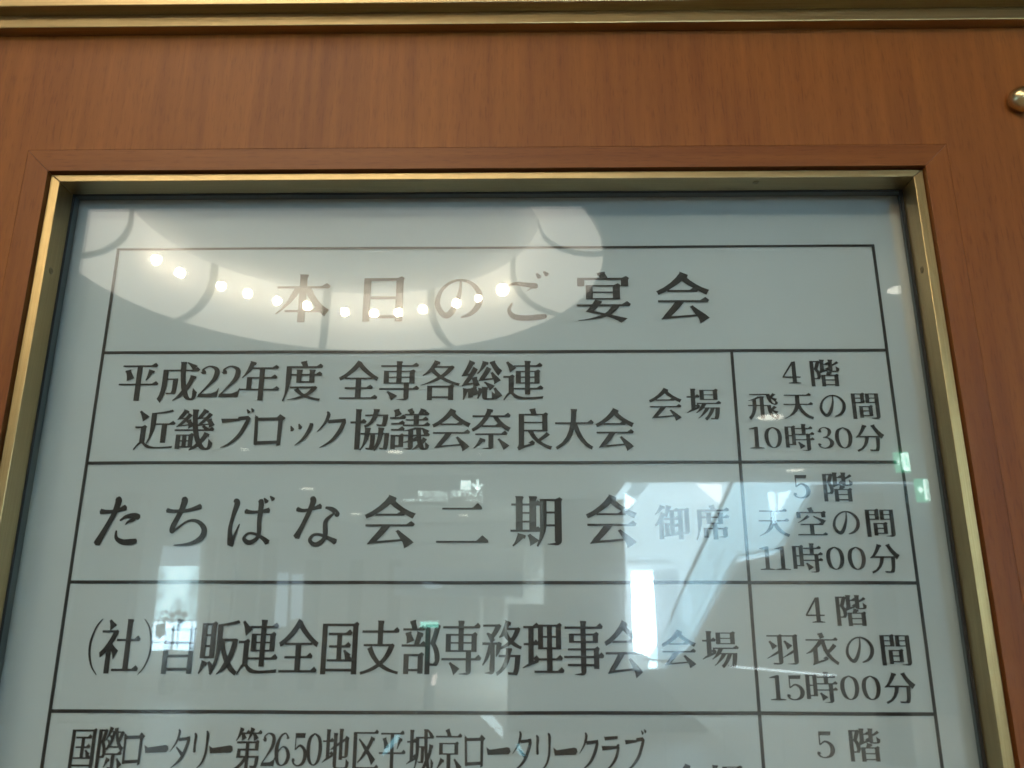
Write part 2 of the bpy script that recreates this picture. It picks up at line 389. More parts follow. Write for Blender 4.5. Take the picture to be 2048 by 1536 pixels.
def glyph_polys(ch, plain=False):
    "flat triangulated character in a box 0..1"
    if not plain and ch in H: return union([_ccw([tuple(p) for p in P]) for P in brush(H[ch], 1.22 if ch in 'のたちばなごクリタラブッ' else 1.06)])
    if plain:
        sp = font_splines(ch); big = max(sp, key=lambda s: abs(_poly_area([p[1] for p in s])))
        if _poly_area([p[1] for p in big]) < 0: sp = [[(r, c, l) for (l, c, r) in reversed(s)] for s in sp]
        c = [[tuple(map(tuple, p)) for p in s] for s in sp]; extra = []
    else: c, extra = mincho(ch)
    loops = [_flat(s, 4) for s in c]+[_ccw(P) for P in extra]
    V, F = union(loops)
    return [(x, y+.12) for x, y in V], F
# ================================================================ the wall, the case and the notice
YW, YB, YP = -.045, -.038, .022        # wood face, brass face, paper
# opening of the case (inner edge of the brass face)
OX0, OX1 = on_plane(92, 520, YB).x, on_plane(1853, 520, YB).x
OZ1 = on_plane(1024, 357.5, YB).z; OZ0 = OZ1-1.62
BW = .0125
BX0, BX1, BZ0, BZ1 = OX0-BW, OX1+BW, OZ0-BW, OZ1+BW*.8
WX0, WX1, WZ0, WZ1 = BX0-.001, BX1+.001, BZ0-.001, BZ1+.0015     # opening in the wood
TW = .031
TX0, TX1, TZ0, TZ1 = WX0-TW, WX1+TW, WZ0-TW, WZ1+TW
wall = tag(empty('wall', (0, YW, 0)), kind='structure')
G = .00045
def board(name, a, b, m, lab=None, bev=.0008):
    o = MB().box((a[0], YW, a[1]), (b[0], YW+.085, b[1])).build(name, m, wall, bevel=bev)
    return o
def ring_plate(o, i, y0, y1):
    "one sheet with a rectangular opening; o, i = (x0, z0, x1, z1)"
    q = MB(); O = [(o[0], o[1]), (o[2], o[1]), (o[2], o[3]), (o[0], o[3])]; I = [(i[0], i[1]), (i[2], i[1]), (i[2], i[3]), (i[0], i[3])]
    vs = [(x, y0, z) for x, z in O+I]+[(x, y1, z) for x, z in O+I]; fs = []
    for k in range(4):
        j = (k+1) % 4
        fs += [(k, j, j+4, k+4), (k+8, k+12, j+12, j+8), (k+4, j+4, j+12, k+12), (k, k+8, j+8, j)]
    return q.add(vs, fs)
ring_plate((-2.6, 0, 2.6, 2.62), (TX0-G, TZ0-G, TX1+G, TZ1+G), YW, YW+.085).build('panel', M['wood'], wall, bevel=.0003)
board('panel', (-2.6, 2.6205), (2.6, 4.0), M['wood'])
MB().box((-2.6, .045, 0), (2.6, .09, 4)).build('backing', M['black'], wall)
def mitre(p, m, y=YW-.0003):
    MB().prism(p, y, YW+.012).build('trim_strip', m, wall, bevel=.00035)
g = G*.5
mitre([(TX0, TZ1), (TX1, TZ1), (WX1-g, WZ1), (WX0+g, WZ1)], M['trim_h'])
mitre([(TX0, TZ0), (WX0+g, WZ0), (WX1-g, WZ0), (TX1, TZ0)], M['trim_h'])
mitre([(TX0, TZ1-g), (WX0, WZ1-g), (WX0, WZ0+g), (TX0, TZ0+g)], M['trim_v'])
mitre([(TX1, TZ1-g), (TX1, TZ0+g), (WX1, WZ0+g), (WX1, WZ1-g)], M['trim_v'])

case = tag(empty('display_case', ((OX0+OX1)/2, YB, OZ0)), 'brass framed glass notice case set flush into the reddish wood wall', 'display case')
RD = .0345       # depth of the brass return
def rail(p, m):
    return MB().prism(p, YB, YB+RD).build('frame_rail', m, case, bevel=.0007)
e_ = .00025
top_rail = rail([(BX0+e_, BZ1), (BX1-e_, BZ1), (OX1-e_, OZ1), (OX0+e_, OZ1)], M['brass_x'])
rail([(BX0+e_, BZ0), (OX0+e_, OZ0), (OX1-e_, OZ0), (BX1-e_, BZ0)], M['brass_x'])
left_rail = rail([(BX0, BZ1-e_), (OX0, OZ1-e_), (OX0, OZ0+e_), (BX0, BZ0+e_)], M['brass_z'])
right_rail = rail([(BX1, BZ1-e_), (BX1, BZ0+e_), (OX1, OZ0+e_), (OX1, OZ1-e_)], M['brass_z'])
gk = MB(); yb = YB+RD
gw = .0030
gk.box((OX0-.006, yb, OZ1-gw+.002), (OX1+.006, -.0002, OZ1+.006)); gk.box((OX0-.006, yb, OZ0-.006), (OX1+.006, -.0002, OZ0+gw-.002))
gk.box((OX0-.006, yb, OZ0+gw-.002), (OX0+.0012, -.0002, OZ1-gw+.002)); gk.box((OX1-.0030, yb, OZ0+gw-.002), (OX1+.006, -.0002, OZ1-gw+.002))
gk.build('gasket', M['black'], case)
MB().box((OX0-.005, 0, OZ0-.005), (OX1+.005, .004, OZ1+.005)).build('glass_pane', M['glass'], case)
MB().box((OX0-.0105, YP+.0012, OZ0-.0105), (OX1+.0105, YP+.0045, OZ1+.0105)).build('back_board', mat('pale_board', (.45, .5, .5), .8), case)
for a, b in (((OX0-.010, .0045, OZ0-.0098), (OX0-.0055, YP+.001, OZ1+.0098)), ((OX1+.0055, .0045, OZ0-.0098), (OX1+.010, YP+.001, OZ1+.0098)),
             ((OX0-.0053, .0045, OZ1+.0055), (OX1+.0053, YP+.001, OZ1+.0098)), ((OX0-.0053, .0045, OZ0-.0098), (OX1+.0053, YP+.001, OZ0-.0055))):
    MB().box(a, b).build('spacer', M['spacer'], case)
def screw(pos, n, parent):
    "small countersunk cross-head screw lying in the face with normal n"
    h = MB().lathe([(.0046, -.0003), (.0046, .0003), (.0034, .0009), (.0031, .0004), (.0, .0004)], 20)
    h.box((-.0022, -.0004, .0004), (.0022, .0004, .0010)); h.box((-.0004, -.0022, .0004), (.0004, .0022, .00101))
    q = Vector(n).to_track_quat('Z', 'Y').to_matrix()
    h.v = [tuple(q @ Vector(v)+Vector(pos)) for v in h.v]
    return h.build('screw', M['screw'], parent)
def face_y(u, v, x=None, z=None):
    "depth at which the line of sight meets x = const or z = const"
    d = ray(u, v); t = ((x-EYE.x)/d.x) if x is not None else ((z-EYE.z)/d.z); return EYE+d*t
p = face_y(1513, 363, z=OZ1); screw((p.x, YB+.013, OZ1), (0, 0, -1), case)
p = face_y(-1, 363, z=OZ1)
screw((OX0+.30*(OX1-OX0)-.25, YB+.013, OZ1), (0, 0, -1), case) if False else None
p = face_y(1855, 530, x=OX1); screw((OX1, YB+.014, p.z), (-1, 0, 0), case)
p = face_y(101, 541, x=OX0); screw((OX0, YB+.014, p.z), (1, 0, 0), case)
screw((OX1, YB+.014, p.z-.8), (-1, 0, 0), case); screw((OX0, YB+.014, p.z-.8), (1, 0, 0), case)

# ---- stepped brass moulding above
mz = lambda v, y: on_plane(1024, v, y).z
z1 = mz(64.5, YW)
d = ray(1024, 46.5); y1 = (EYE+d*((z1-EYE.z)/d.z)).y        # first step stands proud by this much
z2 = mz(22.5, y1)
d = ray(1024, 3.5); y2 = (EYE+d*((z2-EYE.z)/d.z)).y
mo = tag(empty('brass_moulding', (0, YW, z1)), 'stepped brass moulding running level across the wood above the case', 'moulding')
MB().box((-2.6, y1, z1), (2.6, YW-.0001, z2)).build('lower_step', M['brass_x'], mo, bevel=.0012)
MB().box((-2.6, y2, z2+.0003), (2.6, YW-.0001, z2+.055)).build('upper_step', M['brass_x'], mo, bevel=.0012)
# ---- round brass stud at the right edge
c = on_plane(2043, 200, YW-.008)
st = MB().lathe([(.0, .026), (.004, .0256), (.009, .0235), (.0135, .0195), (.0165, .0145), (.0178, .009), (.0172, .006), (.0155, .004), (.0150, .0)], 36, 'y', (c.x, YW-.0002, c.z))
tag(st.build('brass_stud', M['stud'], smooth=True), 'domed polished brass stud on the wood right of the case', 'stud')

# ---- the notice behind the glass
notice = tag(empty('event_notice', ((OX0+OX1)/2, YP, OZ0)), 'large printed Japanese banquet schedule on pale paper behind the glass', 'notice')
NX, NZ = 28, 36
sv = []; 
for j in range(NZ+1):
    for i in range(NX+1):
        x = OX0-.005+(OX1-OX0+.010)*i/NX; z = OZ0-.005+(OZ1-OZ0+.010)*j/NZ
        sv.append((x, YP+.0003*math.sin(x*17+z*9)*math.sin(z*13+1), z))
sh = MB().add(sv, [(j*(NX+1)+i, j*(NX+1)+i+1, (j+1)*(NX+1)+i+1, (j+1)*(NX+1)+i) for j in range(NZ) for i in range(NX)])
sh.build('paper_sheet', M['paper'], notice, smooth=True)
YT = YP-.0009
mean_x = lambda *p: sum(on_plane(u, v, YT).x for u, v in p)/len(p)
LX0 = mean_x((240,497), (205,703), (175,926), (135,1163), (100,1422)); LX1 = mean_x((1745,492), (1770,703), (1812,923), (1835,1167), (1868,1430)); LXC = mean_x((1463,703), (1480,923), (1498,1165), (1520,1428))
kz = lambda v: (on_plane(500, v, YT).z+on_plane(1500, v, YT).z)/2
rows = [kz(495), kz(703), kz(925), kz(1165), kz(1425.5)]; rows.append(rows[-1]-.147); rows.append(rows[-1]-.147)
LW = .0040
def rule(horizontal, a, b, c, w=LW):
    q = MB(); n = 60; vs = []
    for i in range(n+1):
        t = a+(b-a)*i/n; wob = .0003*math.sin(t*9+c*40)+.00012*math.sin(t*31+c*13)
        if horizontal: vs += [(t, YT, c+wob-w/2), (t, YT, c+wob+w/2)]
        else: wob *= .3; vs += [(c+wob-w/2, YT-.0001, t), (c+wob+w/2, YT-.0001, t)]
    q.add(vs, [(2*i, 2*i+2, 2*i+3, 2*i+1) if horizontal else (2*i, 2*i+1, 2*i+3, 2*i+2) for i in range(n)])
    return q.build('ruled_line', M['ink'], notice)
for i, z in enumerate(rows): rule(True, LX0-LW/2, LX1+LW/2, z, LW*(.85 if i == 0 else 1))
rule(False, rows[0], rows[-1], LX0); rule(False, rows[0], rows[-1], LX1); rule(False, rows[1], rows[-1], LXC)
_cache = {}; _mesh = {}
def line(chars, cs, v0, v1, w, h, lab, u0=None):
    """chars with their pixel centres cs, baseline-box centre going from v0 to v1 (pixels), box w x h pixels"""
    for ch, u in zip(chars, cs):
        if ch not in _cache: _cache[ch] = glyph_polys(ch)
        V, Fc = _cache[ch]
        t = (u-cs[0])/max(1, cs[-1]-cs[0]); v = v0+(v1-v0)*t
        c = on_plane(u, v, YT)
        dw = (on_plane(u+w/2, v, YT)-on_plane(u-w/2, v, YT)).length
        dh = (on_plane(u, v+h/2, YT)-on_plane(u, v-h/2, YT)).length
        if ch in '0123456' and len(ch) == 1: cx, cz, dw2, dh2 = .245, .375, dw*1.32, dh*1.0
        elif ch in '()': cx, cz, dw2, dh2 = (.65 if ch == '(' else .35), .45, dw*.85, dh*.86
        elif ch in 'ロ': cx, cz, dw2, dh2 = .53, .47, dw*.95, dh*.9
        elif ch in 'ー': cx, cz, dw2, dh2 = .5, .5, dw*.95, dh*1.0
        elif ch in 'ブリタクラッ': cx, cz, dw2, dh2 = .5, .5, dw*.88, dh*.86
        elif ch in 'たちばなごの': cx, cz, dw2, dh2 = .48, .5, dw*.93, dh*.93
        else: cx, cz, dw2, dh2 = .5, .5, dw*1.02, dh*1.02
        if ch == 'ッ': dw2 *= .92; dh2 *= .95
        if ch not in _mesh:
            me = bpy.data.meshes.new('character'); me.from_pydata([(x, 0, z) for x, z in V], [], Fc); me.materials.append(M['ink']); _mesh[ch] = me
        o = bpy.data.objects.new('character', _mesh[ch]); COL.objects.link(o); o.parent = notice
        o.location = Vector((c.x-cx*dw2, YT-.0002, c.z-cz*dh2))-notice.location; o.scale = (dw2, 1, dh2)
line('本日のご宴会', [605,766,914,1057,1206,1365], 597, 594, 110, 104, 'heading characters in the top row')
line('平成22年度全専各総連', [277,357,418,460,519,604,717,798,881,963,1046], 763, 761, 80, 84, 'upper text line of the second row')
line('近畿ブロック協議会奈良大会', [309,388,471,539,602,664,740,819,902,982,1066,1148,1229], 860, 858, 80, 87, 'lower text line of the second row')
line('会場', [1330,1407], 808, 808, 68, 67, 'two characters at the right end of the second row')
line('4階', [1581,1649], 745, 746, 62, 58, 'floor text in the first right-hand cell')
line('飛天のΔ間'.replace('Δ', ''), [1526,1596,1663,1731], 811, 811, 61, 58, 'room text in the first right-hand cell')
line('10時30分', [1512,1546,1598,1650,1687,1739], 875, 876, 60, 58, 'time text in the first right-hand cell')
line('たちばな会二期会', [240,371,501,634,779,925,1074,1222], 1043, 1041, 106, 108, 'widely spaced text of the third row')
line('御席', [1345,1424], 1045, 1045, 70, 73, 'two characters at the right end of the third row')
line('5階', [1602,1675], 973, 974, 63, 63, 'floor text in the second right-hand cell')
line('天空の間', [1547,1623,1690,1760], 1044, 1045, 63, 62, 'room text in the second right-hand cell')
line('11時00分', [1533,1564,1614,1670,1713,1769], 1116, 1117, 62, 63, 'time text in the second right-hand cell')
line('(社)自販連全国支部専務理事会', [190,240,292,357,438,516,597,679,760,842,922,1004,1086,1167,1247], 1293, 1297, 80, 117, 'narrow text of the fourth row')
line('会場', [1357,1440], 1297, 1298, 72, 78, 'two characters at the right end of the fourth row')
line('4階', [1628,1702], 1220, 1221, 65, 67, 'floor text in the third right-hand cell')
line('羽衣の間', [1566,1644,1717,1791], 1298, 1299, 66, 69, 'room text in the third right-hand cell')
line('15時00分', [1554,1590,1642,1699,1742,1799], 1375, 1376, 65, 67, 'time text in the third right-hand cell')
line('国際ロータリー第2650地区平城京ロータリークラブ', [165,219,267,313,360,401,442,495,537,565,599,628,672,730,784,840,897,950,997,1045,1087,1131,1179,1223,1271], 1496, 1503, 54, 90, 'narrow text of the bottom row in view')
line('5階', [1650,1729], 1489, 1490, 66, 72, 'floor text in the fourth right-hand cell')
line('会場', [1374,1454], 1566, 1567, 74, 80, 'two characters at the right end of the bottom row')
line('の間', [1740,1822], 1570, 1571, 68, 72, 'room text in the fourth right-hand cell')
# ================================================================ the lobby behind the photographer, seen mirrored in the glass
HC = 4.0
M['plaster'] = mat('ceiling_plaster', (.36, .335, .28), .85)
M['wallpaint'] = mat('lobby_wall_paint', (.62, .59, .53), .8)
M['brownwall'] = wood('lobby_brown_panel', (.17, .105, .065), (.24, .15, .09), 'z', .4)
M['greypanel'] = mat('grey_panel', (.20, .23, .25), .6)
M['atrium'] = mat('white_atrium_wall', (.80, .84, .85), .7)
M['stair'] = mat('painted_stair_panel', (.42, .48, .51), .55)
M['steel'] = mat('brushed_steel', (.62, .66, .68), .3, 1)
M['floor'] = mat('lobby_stone_floor', (.30, .25, .19), .35)
noise_m, _, _b = noise_mix(M['floor'], (.22, .18, .14), (.33, .28, .22), 4, (1, 1, 1)); lk(M['floor'], noise_m.outputs[0], _b.inputs['Base Color'])
M['floor_daylight'] = mat('floor_daylight_tone', (.50, .55, .58), .4)  # paler tone that paints daylight onto the floor
def lamp(name, col, s):
    return mat(name, (.9, .9, .9), .5, 0, col, s)
M['bulb'] = lamp('bulb_glow', (1, .83, .56), 400)
M['shade'] = lamp('lit_frosted_shade', (1, .91, .76), 3.6)
M['disc'] = lamp('plaster_disc_added_glow', (1, .91, .75), 1.15)  # plaster disc; light it gets from the bulbs is put in as glow
M['rib'] = mat('shade_rib', (.42, .39, .33), .6)
M['down'] = lamp('downlight_glow', (1, .93, .78), 9)
M['pane'] = lamp('daylit_pane', (.66, .86, 1), 60)
M['pane2'] = lamp('daylit_high_pane', (.72, .88, 1), 17)
M['pane_soft'] = lamp('daylit_frosted_pane', (.62, .86, 1), 20)
M['pane_dim'] = lamp('net_curtained_pane', (.6, .83, 1), 2.4)
M['exitg'] = lamp('exit_sign_green', (.06, .75, .42), 5)
M['exitw'] = lamp('exit_sign_white', (.72, 1, .88), 17)
M['signw'] = lamp('lit_white_lettering', (.80, 1, .95), 13)
M['signb'] = mat('sign_face_dark', (.26, .27, .26), .4)
M['teal'] = lamp('teal_lit_panel', (.3, 1, .82), 8)

def slab(name, a, b, m, **k):
    o = MB().box(a, b).build(name, m, bevel=k.get('bevel', 0)); return o
# floor, ceiling, side and end walls
tag(slab('floor', (-16, -22, -.1), (16, YW-.002, 0), M['floor']), kind='structure')
AX = mir_y(1252, 1000, 14).x; AY = -14.0
RC = Vector((-1.345, -4.43, 0)); RO, RI, ZO, ZI = 1.905, 1.477, 3.985, 4.37
cq = MB(); N_ = 80; q0, q1 = RC.x-2.2, RC.x+2.2; w0, w1 = RC.y-2.2, RC.y+2.2
for a, b in (((-16, -22), (q0, YW)), ((q0, -22), (q1, w0)), ((q0, w1), (q1, YW)), ((q1, -22), (AX, YW)), ((AX, AY), (16, YW))):
    cq.add([(a[0], a[1], HC), (b[0], a[1], HC), (b[0], b[1], HC), (a[0], b[1], HC)], [(0, 3, 2, 1)])
vs = []
for i in range(N_):
    a = 2*math.pi*i/N_; c_, s_ = math.cos(a), math.sin(a); k = 2.2/max(abs(c_), abs(s_))
    vs += [(RC.x+(RO+.005)*c_, RC.y+(RO+.005)*s_, HC), (RC.x+k*c_, RC.y+k*s_, HC)]
cq.add(vs, [(2*i, (2*i+2) % (2*N_), (2*i+3) % (2*N_), 2*i+1) for i in range(N_)])
tag(cq.build('ceiling', M['plaster']), kind='structure')
tag(slab('ceiling_slab', (-16, -13.9, HC+.45), (16, YW, HC+.55), M['plaster']), kind='structure')
tag(slab('end_wall', (-16, -22, 0), (AX-.001, -20, HC-.001), M['wallpaint']), kind='structure')
tag(slab('side_wall', (-16.2, -22, 0), (-16, YW, HC), M['wallpaint']), kind='structure')
tag(slab('side_wall', (16, -22, 0), (16.2, YW, 10), M['wallpaint']), kind='structure')
tag(slab('atrium_wall', (AX, -22, 0), (16, -20, 10), M['atrium']), kind='structure')
tag(slab('atrium_side_wall', (AX-.12, -20, HC+.101), (AX, AY, 10), M['atrium']), kind='structure')
tag(slab('atrium_ceiling', (AX, -20, 10), (16, AY, 10.1), M['atrium']), kind='structure')
tag(slab('atrium_upper_wall', (AX, AY+.0, HC+.101), (16, AY+.15, 10), M['atrium']), kind='structure')
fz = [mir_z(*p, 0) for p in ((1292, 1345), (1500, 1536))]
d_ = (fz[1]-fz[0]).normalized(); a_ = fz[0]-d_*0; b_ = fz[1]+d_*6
pf = MB().add([(a_.x, a_.y, .004), (b_.x, min(b_.y, -.3), .004), (15.9, min(b_.y, -.3), .004), (15.9, a_.y, .004)], [(0, 1, 2, 3)])  # patch of daylight on the floor, laid as a paler sheet
tag(pf.build('floor_daylight_patch', M['floor_daylight']), kind='structure')

# ---- ring lamp
RC = Vector((-1.345, -4.43, 0)); RO, RI, ZO, ZI = 1.905, 1.477, 3.985, 4.37
ring = tag(empty('ring_lamp', (RC.x, RC.y, ZI)), 'huge round ceiling lamp with segmented frosted rim and bare bulbs, mirrored at top left', 'ceiling lamp')
# ceiling slab is cut for it: the lamp hangs in the opening, so its rim covers the joint
PROF = [(1.470, 4.38), (1.466, 4.30), (1.468, 4.215), (1.495, 4.14), (1.54, 4.08), (1.62, 4.025), (1.72, 3.988), (1.83, 3.972), (1.905, 3.972)]
def prof(t): return PROF[int(round(t*8))]      # quarter-round cushion from the high inner lip to the low outer lip
ANG = [math.radians(a) for a in (-186, -146, -106.3, -68.9, -30.5, 6, 46, 87, 130)]
NR = len(ANG)
for k in range(NR):
    s0 = ANG[k]+.018; s1 = (ANG[k+1] if k+1 < NR else ANG[0]+2*math.pi)-.018
    MB().lathe([prof(t/8) for t in range(9)], 20, c=(RC.x, RC.y, 0), a0=s0, a1=s1).build('shade_segment', M['shade'], ring, smooth=True)
    q = MB(); a = ANG[k]; dr = Vector((math.cos(a), math.sin(a), 0)); tn = Vector((-dr.y, dr.x, 0)); vs = []
    for t in range(9):
        r, z = prof(t/8); dz = -.010
        for s in (-1, 1): vs.append(tuple(Vector((RC.x, RC.y, z+dz))+dr*(r-.010)+tn*s*.034))
    for t in range(9):
        r, z = prof(t/8)
        for s in (-1, 1): vs.append(tuple(Vector((RC.x, RC.y, z+.02))+dr*(r+.01)+tn*s*.034))
    q.add(vs, [(2*i, 2*i+1, 2*i+3, 2*i+2) for i in range(8)]+[(2*i, 2*i+2, 2*i+20, 2*i+18) for i in range(8)]+[(2*i+1, 2*i+19, 2*i+21, 2*i+3) for i in range(8)])
    q.build('rib', M['rib'], ring)
MB().lathe([(0, ZI-.002), (.45, ZI-.002), (1.0, ZI-.002), (RI, ZI)], 64, c=(RC.x, RC.y, 0)).build('central_disc', M['disc'], ring)
MB().lathe([(RO+.03, ZO+.02), (RO+.02, ZO-.004), (RO-.004, ZO-.004), (RO-.01, ZO+.02)], 80, c=(RC.x, RC.y, 0)).build('rim', M['rib'], ring, smooth=True)
bp_ = [(300,520),(350,547),(435,575),(490,590),(550,605),(612,615),(690,628),(750,630),(800,628),(850,622),(920,610),(965,600),(1015,582)]
for u, v in bp_:
    dv = mir_z(u, v, 4.6)-Vector((0, 1, EYE.z)); E0 = Vector((0, 1, EYE.z)); p = None; last = None
    for k in range(2000):                         # walk the mirrored line of sight to the cushion's surface
        q = E0+dv*(.55+k*.0003); rr = math.hypot(q.x-RC.x, q.y-RC.y)
        for j in range(8):
            (r0, z0), (r1, z1_) = PROF[j], PROF[j+1]
            if min(z0, z1_)-1e-6 <= q.z <= max(z0, z1_) and q.y < RC.y and abs(z0-z1_) > .01:
                rs = r0+(r1-r0)*(q.z-z0)/(z1_-z0)
                if rr >= rs and last is not None and last < 0: p = q
                last = rr-rs
                break
        if p: break
    if not p: p = mir_z(u, v, 4.10)
    sz = .025 if u == 965 else (.045 if u == 1015 else .035)
    rr = math.hypot(p.x-RC.x, p.y-RC.y); x, y = RC.x+(p.x-RC.x)/rr*(rr-.05), RC.y+(p.y-RC.y)/rr*(rr-.05)
    pr = [(0, -sz)]+[(sz*math.sin(t*math.pi/9), -sz*math.cos(t*math.pi/9)) for t in range(1, 8)]
    bo = MB().lathe(pr, 16, c=(x, y, p.z)).build('bulb', M['bulb'], ring, smooth=True)
    MB().lathe([(sz*.34, sz*.9), (sz*.34, sz*1.5)], 10, c=(x, y, p.z)).build('socket', M['rib'], bo)

# ---- recessed downlights
dl = [(490,898,18),(790,903,32),(958,907,10),(1541,834,50),(1590,940,34),(615,977,28),(712,1027,24),(928,1030,22),(745,1061,18),(950,1063,18),(815,1106,14),(970,1109,13),(880,1108,6),(1800,578,46)]
names = ['round downlight under the bottom left of the mirrored ring lamp', 'round downlight reflected below the printed line near the centre', 'small faint downlight reflected right of the one near the centre',
 'large bright downlight reflected over the room name in the first right-hand cell', 'bright downlight reflected above the numeral five of the second right-hand cell', 'downlight reflected left in the gap above the third row text',
 'downlight reflected just left of the wide-spaced first kanji', 'downlight reflected between the two strokes of the character for two', 'downlight reflected low on the left of the same kanji', 'downlight reflected in the lower gap of the character for two',
 'distant downlight reflected below the wide-spaced kanji', 'distant downlight reflected below the character for two', 'tiny farthest downlight reflected above the fourth row', 'downlight reflected against the right brass rail']
for (u, v, wpx), nm in zip(dl, names):
    p = mir_z(u, v, HC); D = math.hypot(p.x, p.y-1)
    r = wpx/2/FPX*D
    o = tag(empty('downlight', (p.x, p.y, HC)), nm, 'downlight', 'downlights in the lobby ceiling')
    MB().lathe([(r*1.0, -.001), (r*1.18, -.012), (r*1.22, -.001)], 24, c=(p.x, p.y, HC)).build('ring', M['rib'], o, smooth=True)
    MB().lathe([(0, -.004), (r, -.004)], 24, c=(p.x, p.y, HC)).build('lens', M['down'], o)
    l = bpy.data.lights.new('downlight_beam', 'SPOT'); l.energy = 1500 if u == 1590 else (45 if D < 10 else 210); l.color = (1, .80, .56); l.spot_size = math.radians(120); l.spot_blend = .8; l.shadow_soft_size = max(r*.8, .03)
    lo = bpy.data.objects.new('downlight_beam', l); COL.objects.link(lo); lo.location = (p.x, p.y, HC-.06)

def on_wall(poly, K): return [(mir_y(u, v, K).x, mir_y(u, v, K).z) for u, v in poly]
def plate(poly, K, m, name, parent=None, t=.05, **k):
    "solid plate cut to the outline, its visible face on y = -K"
    return MB().prism(on_wall(poly, K), -K, -K-t).build(name, m, parent)
# ---- end wall: brown pilasters and paler bays
def upright(u0, u1, vt, vb, vm, K, m, name, t=.12):
    "upright panel: x limits read at pixel row vm"
    xa, xb = mir_y(u0, vm, K).x, mir_y(u1, vm, K).x; zt = min(mir_y((u0+u1)/2, vt, K).z, HC-.01); zb = max(0.002, mir_y((u0+u1)/2, vb, K).z)
    return MB().box((xa, -K, zb), (xb, -K-t, zt)).build(name, m, bevel=.01)
ups = [(400,420,'first narrow'),(428,462,'second'),(470,510,'broad'),(520,545,'third'),(606,637,'tall dark'),(696,722,'shorter dark'),(775,800,'slim')]
for u0, u1, nm in ups:
    tag(upright(u0, u1, 1075 if u0 < 560 else 1120, 1380, 1200, 19.8, M['brownwall'], 'pilaster'), '%s brown wood pilaster on the lobby end wall, mirrored %s' % (nm, 'right of the bright window' if u0 < 560 else 'above the fourth row'), 'pilaster', 'brown pilasters on the lobby end wall')
tag(plate([(1015,1208),(1250,1208),(1258,1338),(1292,1344),(1500,1536),(1530,1562),(1015,1562)], 12.0, M['brownwall'], 'partition', t=.3), 'dark brown wood partition mirrored at the lower centre of the glass', 'partition')
o = upright(1088, 1250, 985, 1208, 1100, 16, M['brownwall'], 'column', .5); tag(o, 'wide brown column mirrored left of the bright atrium', 'column')
tag(upright(1752, 1800, 985, 1536, 1250, 9.0, M['brownwall'], 'column', .3), 'slim brown column mirrored in the right-hand cells', 'column')
tag(upright(140, 250, 985, 1536, 1250, 13.0, M['brownwall'], 'column', .3), 'brown column mirrored at the far left of the glass', 'column')
# ---- long white bulkhead with doors under it
tag(plate([(788,1134),(1046,1140),(1048,1194),(830,1192),(788,1190)], 15.5, mat('bulkhead_white', (.62, .72, .86), .6, 0, None), 'bulkhead', t=.4), 'long pale blue-white box bulkhead mirrored between third and fourth rows', 'bulkhead')
dr_ = empty('glass_door', tuple(mir_y(930, 1300, 18))); tag(dr_, 'grey pair of doors under the pale bulkhead', 'door')
plate([(832,1196),(960,1196),(958,1345),(828,1345)], 18, M['wallpaint'], 'door_leaf', dr_); plate([(967,1196),(1010,1196),(1006,1345),(964,1345)], 18, M['wallpaint'], 'door_leaf', dr_)
plate([(826,1194),(832,1194),(828,1345),(821,1345)], 17.98, M['steel'], 'door_frame', dr_, .1)
# ---- bright window at the left
wn = tag(empty('window', tuple(mir_y(350, 1300, 19))), 'brightest blue-white window with plants against it, mirrored over the opening characters of the fourth row', 'window')
m = M['plantpane'] = mat('daylight_through_leaves', (.3, .35, .35), .6)
rp, mp, b = noise_mix(m, (.10, .16, .17), (.62, .92, 1.0), 1.6, (1.6, 1, 1), 6, .3, .62)
lk(m, rp.outputs[0], b.inputs['Emission Color']); b.inputs['Emission Strength'].default_value = 12
plate([(318,1132),(397,1132),(391,1240),(308,1240)], 19, m, 'upper_pane', wn)
plate([(307,1243),(391,1243),(384,1300),(303,1300)], 18.98, M['pane_soft'], 'lower_pane', wn)
plate([(326,1092),(400,1092),(398,1130),(319,1130)], 18.98, M['pane_dim'], 'transom', wn)
for u in (352, 379): plate([(u+4,1246),(u+5.5,1246),(u+1,1299),(u-.5,1299)], 18.9, M['greypanel'], 'glazing_bar', wn)
plate([(303,1283),(382,1285),(382,1287),(303,1286)], 18.88, M['greypanel'], 'glazing_bar', wn)
plate([(312,1248),(329,1246),(330,1268),(318,1278),(309,1272)], 18.8, M['wallpaint'], 'hanging_sign_panel', wn)
pl = tag(empty('potted_shrub', tuple(mir_y(350, 1300, 18.5))), 'dark leafy shrub standing in front of the bright left window', 'plant')
lf = MB(); cc = mir_y(350, 1232, 18.5); rnd = random.Random(7)
for i in range(70):
    a = rnd.uniform(0, 6.28); r = rnd.random()**.6
    p = cc+Vector((math.cos(a)*r*.30, rnd.uniform(-.2, .2), math.sin(a)*r*.16)); q = Vector((rnd.uniform(-1, 1), rnd.uniform(-.4, .4), rnd.uniform(-1, 1))).normalized(); s_ = q.cross(Vector((0, 1, 0))).normalized()
    lf.add([p-q*.06, p+s_*.022, p+q*.06, p-s_*.022], [(0, 1, 2, 3)])
lf.build('foliage', mat('leaf', (.16, .22, .16), .5), pl)
MB().bar(cc+Vector((0, 0, -.2)), (cc.x, cc.y, .4), .03).lathe([(.16, 0), (.22, .42), (.19, .42), (.17, .38), (0, .38)], 16, c=(cc.x, cc.y, .002)).build('pot', M['greypanel'], pl)
